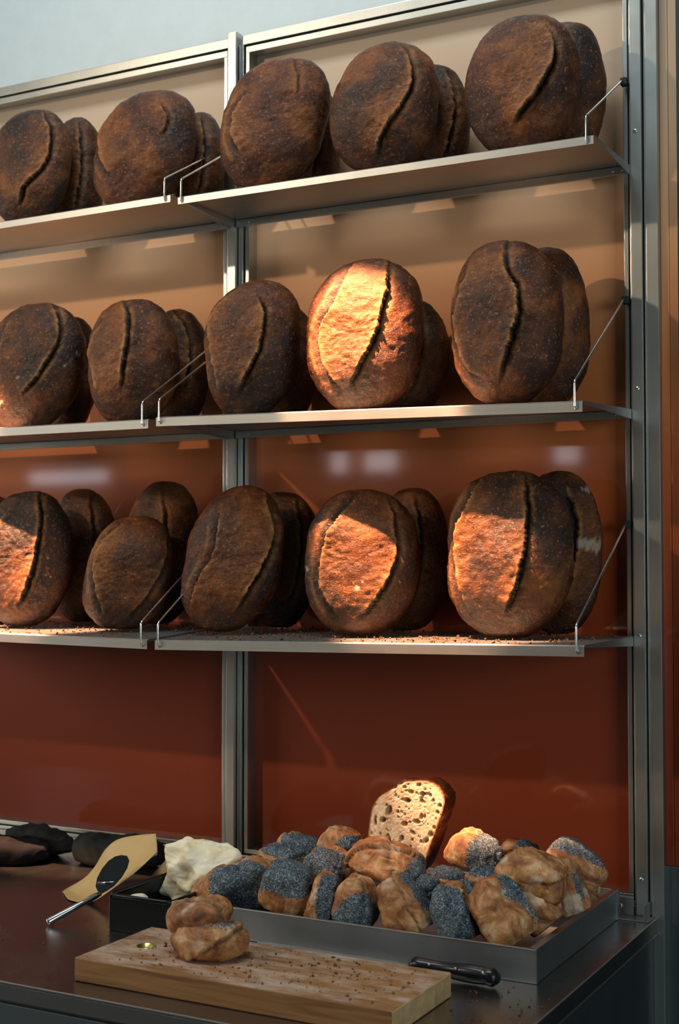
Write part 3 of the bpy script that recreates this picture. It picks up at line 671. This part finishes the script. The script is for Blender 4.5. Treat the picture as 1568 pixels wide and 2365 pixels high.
ROLLS = [
  (-0.639, -0.420, 0.827, 0.0554, 0.036, 0.0276, 0, -36, -10, (0.9, -0.3, -0.2), 0.35, 'left-corner roll, brown ridge over a dark seeded flank, beside the butter'),
  (-0.592, -0.385, 0.831, 0.0428, 0.036, 0.0464, 0, 14, 0, (0.1, -0.9, -0.2), 0.05, 'roll with a broad blue-grey seeded face under a brown top, second from left'),
  (-0.499, -0.420, 0.840, 0.0454, 0.037, 0.0449, 0, 14, 12, (-0.1, -0.5, 0.85), 0.3, 'front roll with seeds over its top and a ribbed yellow base'),
  (-0.578, -0.300, 0.861, 0.0477, 0.036, 0.0243, 0, 8, 0, (0, 0.1, 1), 0.2, 'low seeded dome behind the ridge-topped rolls on the left'),
  (-0.598, -0.200, 0.860, 0.0457, 0.032, 0.0273, 0, 14, 0, (0.7, -0.5, 0.5), 0.0, 'farthest left back roll, orange face with black-seeded right side'),
  (-0.514, -0.190, 0.875, 0.0389, 0.032, 0.0313, 0, 20, 0, (0.8, -0.4, -0.1), 0.25, 'dark brown back roll left of the cut loaf'),
  (-0.469, -0.330, 0.863, 0.0427, 0.036, 0.0309, 0, 10, 0, (0.1, -0.7, 0.5), 0.45, 'brown roll with a round seeded middle, behind the narrow upright one'),
  (-0.422, -0.430, 0.836, 0.0238, 0.034, 0.0434, 0, 12, 20, (0.8, -0.5, 0.2), 0.15, 'narrow upright front roll, pale ribs left and seeds right'),
  (-0.361, -0.430, 0.833, 0.0350, 0.036, 0.0443, 0, 4, 0, (0.5, -0.5, -0.7), 0.15, 'front roll with a grey seeded lower half and golden top'),
  (-0.333, -0.360, 0.893, 0.0673, 0.04, 0.0334, 0, 10, 0, (1, 0, -0.1), 0.62, 'long toasted roll lying in front of the cut loaf'),
  (-0.271, -0.430, 0.837, 0.0355, 0.038, 0.0553, 0, -32, 0, (0.9, 0.3, 0.3), 0.68, 'plump golden front roll with smooth pale skin, below the long roll'),
  (-0.238, -0.330, 0.864, 0.0317, 0.034, 0.0225, 0, 10, 0, (0, 0.2, 1), 0.3, 'small orange-lit roll with a seeded cap, in the middle of the tray'),
  (-0.178, -0.430, 0.837, 0.0302, 0.036, 0.0499, 0, -20, 0, (-0.1, -0.9, -0.3), -0.15, 'front roll standing on edge, slate-grey seeded face'),
  (-0.229, -0.220, 0.892, 0.0516, 0.04, 0.0329, 0, 16, 0, (1, -0.1, 0.1), -0.05, 'bright orange torn end of a grey-seeded roll near the cut loaf'),
  (-0.167, -0.320, 0.872, 0.0292, 0.034, 0.0173, 0, 0, 0, (0, 0.3, 1), 0.2, 'nearly hidden brown roll under the orange-ended one'),
  (-0.180, -0.140, 0.862, 0.0352, 0.032, 0.0470, 0, 8, 0, (0.9, -0.1, 0.3), 0.3, 'small brown roll at the back behind the upper golden one'),
  (-0.072, -0.340, 0.896, 0.0563, 0.04, 0.0349, 0, 20, 0, (-0.2, -0.7, -0.9), 0.95, 'upper golden roll with a flour-pale split, right of centre'),
  (-0.056, -0.200, 0.875, 0.0444, 0.036, 0.0571, 0, -38, 0, (0.6, 0.5, 0.8), 0.15, 'big rear roll with a grey poppy seeded back, right corner'),
  (-0.026, -0.300, 0.866, 0.0195, 0.03, 0.0444, 0, -24, 0, (1, 0, 0.2), 0.85, 'ribbed golden roll squeezed before the seeded right-corner one'),
  (-0.101, -0.420, 0.843, 0.0385, 0.04, 0.0584, 0, -36, 0, (1, 0.3, 0.3), 0.75, 'largest mottled golden front roll near the tray corner'),
  (-0.069, -0.345, 0.848, 0.0310, 0.034, 0.0483, 0, -42, 0, (-0.6, 0.2, 0.9), 0.8, 'golden roll lying behind the largest front one'),
  (-0.248, -0.380, 0.858, 0.0195, 0.028, 0.0216, 0, 0, 0, (0, -0.6, 0.6), -0.3, 'dark seeded roll wedged below the long roll'),
  (-0.030, -0.190, 0.854, 0.0212, 0.024, 0.0303, 0, 6, 0, (1, 0, 0.5), 0.9, 'small brown knob of a roll at the right end of the tray'),
  (-0.190, -0.360, 0.853, 0.0271, 0.032, 0.0213, 0, -6, 0, (0, -0.1, 1), 0.0, 'seed-topped roll behind the slate-faced front one'),
]

for i, (x, y, z, a, b, c, rx, ry, rz, pd, pth, lab) in enumerate(ROLLS):
    me = roll_mesh(a, b, c, 100+i*9, pd, pth, creases=1 if i % 3 else 2)
    o = link('poppy_seed_roll' if pth < 5 else 'bread_roll', me, M['roll'], None, True)
    o.location = (x, y, z); o.rotation_euler = (math.radians(rx), math.radians(ry), math.radians(rz))
    tag(o, lab, 'bread roll', 'rolls piled in the metal tray')

# bun on the board: lower body, split cap
t = empty('bread_bun', (-0.487, -0.685, 0.7945), 'golden split bun standing on the wooden cutting board', 'bread roll')
me = roll_mesh(0.061, 0.050, 0.0285, 901, (0.3, 0, 1), 0.85, ex=1.2, creases=1, NU=96, NV=64, pinch=0); o = link('bun_base', me, M['roll'], t, True); o.location = (-0.486, -0.685, 0.8185); o.matrix_parent_inverse = Matrix.Translation(-t.location)
me = roll_mesh(0.052, 0.043, 0.024, 915, (0, 0, 1), 9, ex=1.2, creases=1, NU=96, NV=64, pinch=0); o = link('bun_cap', me, M['roll'], t, True); o.location = (-0.510, -0.680, 0.8515); o.rotation_euler = (0.05, -0.10, 0.3); o.matrix_parent_inverse = Matrix.Translation(-t.location)

# ------------------------------------------------------------------ cut half loaf in the tray
def half_loaf():
    t = empty('cut_loaf', (-0.36, -0.20, 0.87), 'cut half loaf with open pale crumb standing on the rolls', 'bread loaf')
    out = [(-0.442, 0.866), (-0.441, 0.905), (-0.434, 0.952), (-0.419, 0.978), (-0.397, 0.992), (-0.375, 1.008), (-0.348, 1.014), (-0.322, 1.016), (-0.303, 1.011), (-0.291, 1.000), (-0.285, 0.982), (-0.290, 0.960), (-0.300, 0.935), (-0.315, 0.895), (-0.328, 0.862), (-0.345, 0.845), (-0.390, 0.843), (-0.43, 0.850)]
    P = [np.array(p) for p in out]; n = len(P); poly = []
    for i in range(n):
        p0, p1, p2, p3 = P[i-1], P[i], P[(i+1) % n], P[(i+2) % n]
        for s in np.linspace(0, 1, 13)[:-1]:
            poly.append(0.5*((2*p1)+(-p0+p2)*s+(2*p0-5*p1+4*p2-p3)*s**2+(-p0+3*p1-3*p2+p3)*s**3))
    poly = np.array(poly); cen = np.array([-0.362, 0.93]); NPp = len(poly); NRr = 90
    rs = np.random.RandomState(4)
    holes = []
    for _ in range(150):
        u, v_ = rs.uniform(-0.445, -0.28), rs.uniform(0.85, 1.015); r = 0.0012+0.0042*rs.rand()**2.4
        holes.append((u, v_, r*rs.uniform(1.0, 1.7), r, rs.uniform(0, 3.14)))
    holes += [(-0.398, 0.952, 0.012, 0.0065, 1.3), (-0.410, 0.935, 0.007, 0.005, 0.6), (-0.366, 0.932, 0.007, 0.0055, 0.2), (-0.372, 0.905, 0.007, 0.0045, 1.4), (-0.332, 0.948, 0.007, 0.0035, 1.5), (-0.322, 0.990, 0.009, 0.003, 0.1), (-0.400, 0.906, 0.006, 0.004, 1.5), (-0.426, 0.930, 0.003, 0.008, 0.1), (-0.36, 0.975, 0.006, 0.004, 0.4)]
    V = [(cen[0], -0.225, cen[1])]; mk = [(0, 0, 0, 1)]
    for i in range(1, NRr+1):
        f_ = i/NRr
        ring = cen+(poly-cen)*f_
        for p in ring: V.append((p[0], -0.225, p[1])); mk.append((float(sstep(0.935, 0.985, np.array(f_))), 0, 0, 1))
    V = np.array(V); mk = np.array(mk, float)
    rmax = 1-np.clip((mk[:, 0]), 0, 1)
    for (u, v_, ra, rb, an) in holes:
        dx, dz = V[:, 0]-u, V[:, 2]-v_; p_ = dx*math.cos(an)+dz*math.sin(an); q_ = -dx*math.sin(an)+dz*math.cos(an)
        d = np.sqrt((p_/ra)**2+(q_/rb)**2)
        dep = np.clip(1-d*d, 0, 1)**0.6*rmax
        V[:, 1] += dep*rb*1.3; mk[:, 1] = np.maximum(mk[:, 1], (dep > 0.05)*np.clip(dep*1.4, 0, 1)*min(1, rb/0.004))
    V[:, 1] += 0.0007*fbm(V*260, 3, 2)
    faces = []
    for j in range(NPp): faces.append((0, 1+j, 1+(j+1) % NPp))
    for i in range(NRr-1):
        o0 = 1+i*NPp; o1 = o0+NPp
        for j in range(NPp): j2 = (j+1) % NPp; faces.append((o0+j, o1+j, o1+j2, o0+j2))
    me = bpy.data.meshes.new('crumb_face'); me.from_pydata([tuple(q) for q in V], [], faces)
    at = me.attributes.new('marks', 'FLOAT_COLOR', 'POINT'); at.data.foreach_set('color', mk.ravel())
    link('crumb_face', me, M['crumb'], t, True)
    # crust body
    prof = [(0.0, 1.0), (0.003, 1.012), (0.012, 1.02), (0.026, 1.01), (0.040, 0.97), (0.052, 0.88), (0.060, 0.70), (0.064, 0.4), (0.065, 0.0)]
    V = []; faces = []
    for dy, sc in prof[:-1]:
        ring = cen+(poly-cen)*sc
        for p in ring: V.append((p[0]+dy*0.15, -0.2255+dy, p[1]))
    V.append((cen[0]+0.01, -0.2255+0.065, cen[1])); V = np.array(V)
    V[NPp:] += (0.002*fbm(V[NPp:]*70, 5, 3))[:, None]*np.array([1, 0, 1])
    for i in range(len(prof)-2):
        o0 = i*NPp; o1 = o0+NPp
        for j in range(NPp): j2 = (j+1) % NPp; faces.append((o0+j, o1+j, o1+j2, o0+j2))
    last = len(V)-1; o0 = (len(prof)-2)*NPp
    for j in range(NPp): faces.append((o0+j, last, o0+(j+1) % NPp))
    me = bpy.data.meshes.new('crust'); me.from_pydata([tuple(q) for q in V], [], faces)
    at = me.attributes.new('marks', 'FLOAT_COLOR', 'POINT')
    fl = 0.8*sstep(0.3, 0.9, fbm(V*30, 9, 3)); mk = np.stack([np.zeros(len(V)), np.zeros(len(V)), fl, np.zeros(len(V))], 1); at.data.foreach_set('color', mk.ravel())
    link('crust', me, M['crust'], t, True)
half_loaf()

# ------------------------------------------------------------------ cutting board, knife
t = empty('cutting_board', (-0.39, -0.69, ZC), 'thick floured wooden cutting board with a round finger hole', 'cutting board')
BX0, BX1, BY0, BY1, BZ = -0.668, -0.117, -0.792, -0.588, 0.7935
def board():
    # plate with a through hole, built from a ring of faces
    hx, hy, hr, n = -0.607, -0.687, 0.0155, 32
    bm = bmesh.new(); out = []
    for k in range(n):
        a_ = 2*math.pi*k/n; d = Vector((math.cos(a_), math.sin(a_)))
        tx = ((BX1-hx)/d.x if d.x > 0 else (BX0-hx)/d.x) if abs(d.x) > 1e-6 else 1e9
        ty = ((BY1-hy)/d.y if d.y > 0 else (BY0-hy)/d.y) if abs(d.y) > 1e-6 else 1e9
        tt = min(tx, ty); out.append((hx+d.x*tt, hy+d.y*tt))
    # force the exact corners in
    for cx_, cy_ in ((BX0, BY0), (BX0, BY1), (BX1, BY0), (BX1, BY1)):
        k = min(range(n), key=lambda q: (out[q][0]-cx_)**2+(out[q][1]-cy_)**2+(0 if abs(out[q][0]-cx_) < 0.2 else 1)); out[k] = (cx_, cy_)
    zl, zh = ZC+0.0006, BZ
    L = [[bm.verts.new((hx+hr*math.cos(2*math.pi*k/n), hy+hr*math.sin(2*math.pi*k/n), z_)) for k in range(n)] for z_ in (zh, zl)]
    O = [[bm.verts.new((*out[k], z_)) for k in range(n)] for z_ in (zh, zl)]
    for k in range(n):
        k2 = (k+1) % n
        bm.faces.new((L[0][k], O[0][k], O[0][k2], L[0][k2])); bm.faces.new((L[1][k2], O[1][k2], O[1][k], L[1][k]))
        f_ = bm.faces.new((O[0][k], O[1][k], O[1][k2], O[0][k2])); bm.faces.new((L[0][k2], L[1][k2], L[1][k], L[0][k]))
        if abs(out[k][0]-BX1) < 1e-4 and abs(out[k2][0]-BX1) < 1e-4: f_.material_index = 1
    bmesh.ops.recalc_face_normals(bm, faces=bm.faces)
    me = bpy.data.meshes.new('board_plank'); bm.to_mesh(me); bm.free()
    o = link('board_plank', me, [M['board'], M['endgrain']], t)
    md = o.modifiers.new('bev', 'BEVEL'); md.width = 0.0018; md.segments = 2; md.limit_method = 'ANGLE'
    bm = bmesh.new()
    for r0, r1 in ((0.0146, 0.0160),):
        n = 32; ring = []
        for (r_, z_) in ((r0, zl), (r0, zh+0.0003), (r1, zh+0.0003), (r1, zl)):
            ring.append([bm.verts.new((hx+r_*math.cos(2*math.pi*k/n), hy+r_*math.sin(2*math.pi*k/n), z_)) for k in range(n)])
        for q in range(3):
            for k in range(n): bm.faces.new((ring[q][k], ring[q][(k+1) % n], ring[q+1][(k+1) % n], ring[q+1][k]))
    finish(bm, 'hole_ring', M['brass'], t, True)
board()
crumbs('bread_crumbs', 260, -0.60, -0.14, -0.78, -0.60, lambda x, y: BZ, 5, 'dark crumbs sprinkled over the cutting board', 0.0028)
crumbs('bread_crumbs', 60, -0.11, 0.02, -0.75, -0.50, lambda x, y: ZC, 6, 'a few pale crumbs on the worktop right of the cutting board', 0.0030)
crumbs('bread_crumbs', 25, -0.95, -0.69, -0.80, -0.50, lambda x, y: ZC, 7, 'a few crumbs on the dark worktop left of the board', 0.0026)

t = empty('bread_knife', (-0.15, -0.50, ZC), 'bread knife with a black handle lying between board and tray', 'knife')
bm = bmesh.new()
pts = []; rr = []
for i in range(17):
    s = i/16; pts.append((-0.218+0.150*s, -0.520+0.004*math.sin(s*3), ZC+0.0165)); rr.append(0.0132+0.0015*math.cos(s*9)+(0.0022 if s > 0.88 else 0)-(0.006 if s in (0.0, 1.0) else 0))
tube_bm(bm, pts, rr, 18); finish(bm, 'handle', M['blackplastic'], t, True)
for q in (0.25, 0.55, 0.85):
    bm = bmesh.new(); bmesh.ops.create_icosphere(bm, subdivisions=2, radius=0.0024, matrix=Matrix.Translation((-0.218+0.150*q, -0.5285, ZC+0.0245)))
    finish(bm, 'rivet', M['blade'], t, True)
bm = bmesh.new()
bl = [(-0.216, -0.509), (-0.49, -0.505), (-0.505, -0.512), (-0.49, -0.532), (-0.216, -0.533)]
vt = [bm.verts.new((x_, y_, ZC+0.0135)) for x_, y_ in bl]; vb = [bm.verts.new((x_, y_, ZC+0.0120)) for x_, y_ in bl]
bm.faces.new(vt); bm.faces.new(vb[::-1])
for k in range(5): bm.faces.new((vt[k], vb[k], vb[(k+1) % 5], vt[(k+1) % 5]))
finish(bm, 'blade', M['blade'], t)

# ------------------------------------------------------------------ butter box, paper, cheese plane
t = empty('butter_box', (-0.72, -0.44, ZC), 'glossy black plastic box holding the block of butter', 'box')
bm = bmesh.new()
QX0, QX1, QY0, QY1 = -0.803, -0.672, -0.53, -0.30; hz = ZC+0.062
bx(bm, QX0, QX1, QY0, QY1, ZC+0.0006, ZC+0.004, 0.001)
bx(bm, QX0, QX1, QY0, QY0+0.003, ZC+0.004, hz, 0.001); bx(bm, QX0, QX1, QY1-0.003, QY1, ZC+0.004, hz, 0.001)
bx(bm, QX0, QX0+0.003, QY0+0.003, QY1-0.003, ZC+0.004, hz, 0.001); bx(bm, QX1-0.003, QX1, QY0+0.003, QY1-0.003, ZC+0.004, hz, 0.001)
finish(bm, 'box_body', M['blackplastic'], t)
bm = bmesh.new()
R_ = 0.0045
rim = [(QX0+0.01, QY0, hz), (QX1-0.01, QY0, hz), (QX1, QY0+0.01, hz), (QX1, QY1-0.01, hz), (QX1-0.01, QY1, hz+0.0), (QX0+0.01, QY1, hz), (QX0, QY1-0.01, hz), (QX0, QY0+0.01, hz), (QX0+0.01, QY0, hz)]
tube_bm(bm, rim, R_, 12, False); finish(bm, 'rolled_rim', M['blackplastic'], t, True)
# butter
def chunk(name, ctr, a, b, c, seed, m, rough=0.004, n=150, k=130):
    rs = np.random.RandomState(seed)
    nr_ = rs.randn(26, 3); nr_ /= np.linalg.norm(nr_, axis=1)[:, None]; hh = rs.uniform(0.80, 1.12, 26)
    th = np.linspace(0, 2*np.pi, n, endpoint=False); la = np.linspace(-np.pi/2, np.pi/2, k+2)[1:-1]
    T, A = np.meshgrid(th, la)
    D = np.stack([(np.cos(A)*np.cos(T)).ravel(), (np.cos(A)*np.sin(T)).ravel(), np.sin(A).ravel()], 1)
    D = np.concatenate([[[0, 0, -1.0]], D, [[0, 0, 1.0]]])
    r = 1.25*np.ones(len(D))
    for q in range(26):
        dt = D @ nr_[q]; r = np.minimum(r, np.where(dt > 0.2, hh[q]/np.maximum(dt, 0.2), 9))
    sup = (np.abs(D)**3.2).sum(1)**(-1/3.2); r = np.minimum(r, 9)*(0.45+0.55*sup)
    P = D*r[:, None]*np.array([a, b, c])
    V = P+D*(rough*2.0*fbm(P*30, seed, 2)+rough*0.45*np.abs(fbm(P*85, seed+4, 2)))[:, None]
    V[:, 2] = np.maximum(V[:, 2], -c*0.95)
    faces = []
    for i in range(k-1):
        o0 = 1+i*n; o1 = o0+n
        for j in range(n): j2 = (j+1) % n; faces.append((o0+j, o0+j2, o1+j2, o1+j))
    for j in range(n): faces.append((0, 1+(j+1) % n, 1+j))
    last = len(V)-1; o0 = 1+(k-1)*n
    for j in range(n): faces.append((last, o0+j, o0+(j+1) % n))
    me = bpy.data.meshes.new(name); me.from_pydata([tuple(v_) for v_ in V], [], faces)
    o = link(name, me, m, None, True); o.location = ctr; return o
def lump(name, ctr, a, b, c, seed, m, amp=0.012, ex=0.7, parent=None, flat=None, rot=0.0, NU=110, NV=80, fs=(22, 70, 200)):
    th = np.linspace(0, 2*np.pi, NU, endpoint=False); la = np.linspace(-np.pi/2, np.pi/2, NV+2)[1:-1]
    T, A = np.meshgrid(th, la)
    X = a*sq(np.cos(A), 0.6)*sq(np.cos(T), ex); Y = b*sq(np.cos(A), 0.6)*sq(np.sin(T), ex); Z = c*sq(np.sin(A), 0.7)
    P = np.concatenate([[[0, 0, -c]], np.stack([X.ravel(), Y.ravel(), Z.ravel()], 1), [[0, 0, c]]])
    nn = P/np.array([a*a, b*b, c*c]); nn /= np.linalg.norm(nn, axis=1)[:, None]+1e-9
    V = P+nn*(amp*fbm(P*fs[0], seed, 2)+amp*0.45*(0.5-np.abs(fbm(P*fs[1], seed+3, 2)))+amp*0.14*fbm(P*fs[2], seed+5, 2))[:, None]
    if flat is not None: V[:, 2] = np.maximum(V[:, 2], flat)
    faces = []
    for i in range(NV-1):
        o0 = 1+i*NU; o1 = o0+NU
        for j in range(NU): j2 = (j+1) % NU; faces.append((o0+j, o0+j2, o1+j2, o1+j))
    for j in range(NU): faces.append((0, 1+(j+1) % NU, 1+j))
    last = len(V)-1; o0 = 1+(NV-1)*NU
    for j in range(NU): faces.append((last, o0+j, o0+(j+1) % NU))
    me = bpy.data.meshes.new(name); me.from_pydata([tuple(v_) for v_ in V], [], faces)
    o = link(name, me, m, None, True); o.location = ctr; o.rotation_euler = (0, 0, rot)
    if parent: o.parent = parent; o.matrix_parent_inverse = Matrix.Translation(-parent.location)
    return o
o = chunk('butter_block', (-0.724, -0.358, 0.832), 0.072, 0.040, 0.064, 47, M['butter'], 0.0045)
tag(o, 'rough cream-white block of butter heaped in the black box', 'butter')
o = lump('butter_scrap', (-0.765, -0.497, 0.806), 0.016, 0.012, 0.008, 43, M['butter'], 0.004, 0.8)
tag(o, 'small smear of butter at the front rim of the black box', 'butter')
# paper
def paper(name, top, low, sag, seed, label):
    n = len(top); NU_, NV_ = 40, 22
    def spl(P, s):
        s = s*(n-1); i = min(int(s), n-2); f_ = s-i
        p0, p1, p2, p3 = [np.array(P[min(max(k, 0), n-1)]) for k in (i-1, i, i+1, i+2)]
        return 0.5*((2*p1)+(-p0+p2)*f_+(2*p0-5*p1+4*p2-p3)*f_**2+(-p0+3*p1-3*p2+p3)*f_**3)
    bm = bmesh.new(); G = []
    for i in range(NU_+1):
        s = i/NU_; A_, B_ = spl(top, s), spl(low, s); row = []
        for j in range(NV_+1):
            q = j/NV_; p = A_*(1-q)+B_*q; p[2] += sag*math.sin(q*math.pi)*(0.35+s)+0.0025*math.sin(q*9+s*7+seed)*(s); p[1] += -0.2*sag*math.sin(q*math.pi*2)
            p[2] = max(p[2], ZC+0.002)
            row.append(bm.verts.new(p))
        G.append(row)
    for i in range(NU_):
        for j in range(NV_): bm.faces.new((G[i][j], G[i+1][j], G[i+1][j+1], G[i][j+1]))
    o = finish(bm, name, M['paper'], None, True)
    md = o.modifiers.new('solid', 'SOLIDIFY'); md.thickness = 0.0006
    return tag(o, label, 'paper')
paper('wrapping_paper', [(-1.058, -0.345, 0.760), (-1.035, -0.31, 0.778), (-1.015, -0.30, 0.803), (-0.988, -0.30, 0.841), (-0.950, -0.30, 0.864), (-0.867, -0.30, 0.879)],
      [(-1.052, -0.352, 0.759), (-0.998, -0.40, 0.760), (-0.945, -0.40, 0.762), (-0.895, -0.40, 0.790), (-0.850, -0.39, 0.825), (-0.812, -0.37, 0.868)], -0.018, 1, 'tan waxed paper peeled up under the cheese slicer')
paper('wrapping_paper', [(-0.870, -0.31, 0.800), (-0.845, -0.30, 0.830), (-0.825, -0.29, 0.850), (-0.80, -0.29, 0.862)],
      [(-0.850, -0.36, 0.790), (-0.825, -0.36, 0.800), (-0.810, -0.35, 0.805), (-0.79, -0.34, 0.81)], 0.006, 2, 'small flap of tan paper tucked behind the butter')
# cheese plane
t = empty('cheese_slicer', (-0.90, -0.50, ZC), 'metal cheese slicer with a round handle resting on the paper', 'slicer')
H0 = Vector((-0.918, -0.560, 0.7635)); H1 = Vector((-0.868, -0.470, 0.802))
bm = bmesh.new(); tube_bm(bm, [H0, H0+(H1-H0)*0.03, H0+(H1-H0)*0.9, H1], [0.0052, 0.0060, 0.0056, 0.004], 20); finish(bm, 'handle', M['blade'], t, True)
# blade outline found in the plane through the handle's end
b0 = H1-Vector((0, 0, 0)); tip = Vector((-0.872, -0.402, 0.858)); ax = (tip-b0); Lb = ax.length; ax.normalize()
side = Vector((1, -0.25, 0.0)); side = (side-ax*side.dot(ax)).normalized(); nr_ = ax.cross(side).normalized()
outl = [(0.0, 0.004), (0.06, 0.011), (0.18, 0.022), (0.40, 0.030), (0.65, 0.031), (0.85, 0.026), (0.97, 0.015), (1.0, 0.0)]
poly = [(s, w_) for s, w_ in outl]+[(s, -w_) for s, w_ in outl[::-1][1:]]
bm = bmesh.new()
vt = [bm.verts.new(b0+ax*(s*Lb)+side*w_+nr_*0.0008) for s, w_ in poly]; vb = [bm.verts.new(b0+ax*(s*Lb)+side*w_-nr_*0.0008) for s, w_ in poly]
bm.faces.new(vt); bm.faces.new(vb[::-1])
for k in range(len(poly)): bm.faces.new((vt[k], vb[k], vb[(k+1) % len(poly)], vt[(k+1) % len(poly)]))
bmesh.ops.recalc_face_normals(bm, faces=bm.faces)
finish(bm, 'blade', M['blackplastic'], t)  # steel blade; black stands in for its dark reflection
bm = bmesh.new(); tube_bm(bm, [b0+ax*(0.26*Lb)+side*-0.020+nr_*0.002, b0+ax*(0.26*Lb)+side*0.020+nr_*0.002], 0.0013, 8)
tube_bm(bm, [b0+ax*(0.26*Lb)+side*-0.020-nr_*0.002, b0+ax*(0.26*Lb)+side*0.020-nr_*0.002], 0.0013, 8)
finish(bm, 'cutting_edge', M['wire'], t, True)

# ------------------------------------------------------------------ cloths at the back left
def glove(name, ctr, a, b, c, seed, m, rot, label):
    o = lump(name, ctr, a, b, c, seed, m, 0.010, 1.0, flat=-c*0.95, rot=rot, NU=90, NV=50, fs=(14, 40, 90)); return tag(o, label, 'cloth')
glove('folded_cloth', (-1.375, -0.175, 0.7815), 0.125, 0.070, 0.026, 61, M['cloth'], 0.15, 'charcoal folded cloth at the left edge of the worktop')
glove('folded_cloth', (-1.335, -0.090, 0.787), 0.110, 0.030, 0.031, 67, M['blackcloth'], -0.1, 'blackish cloth with curled end behind the charcoal one')
glove('dark_bag', (-1.120, -0.090, 0.786), 0.105, 0.055, 0.030, 71, M['blackcloth'], 0.1, 'limp black bag against the back rail behind the paper')
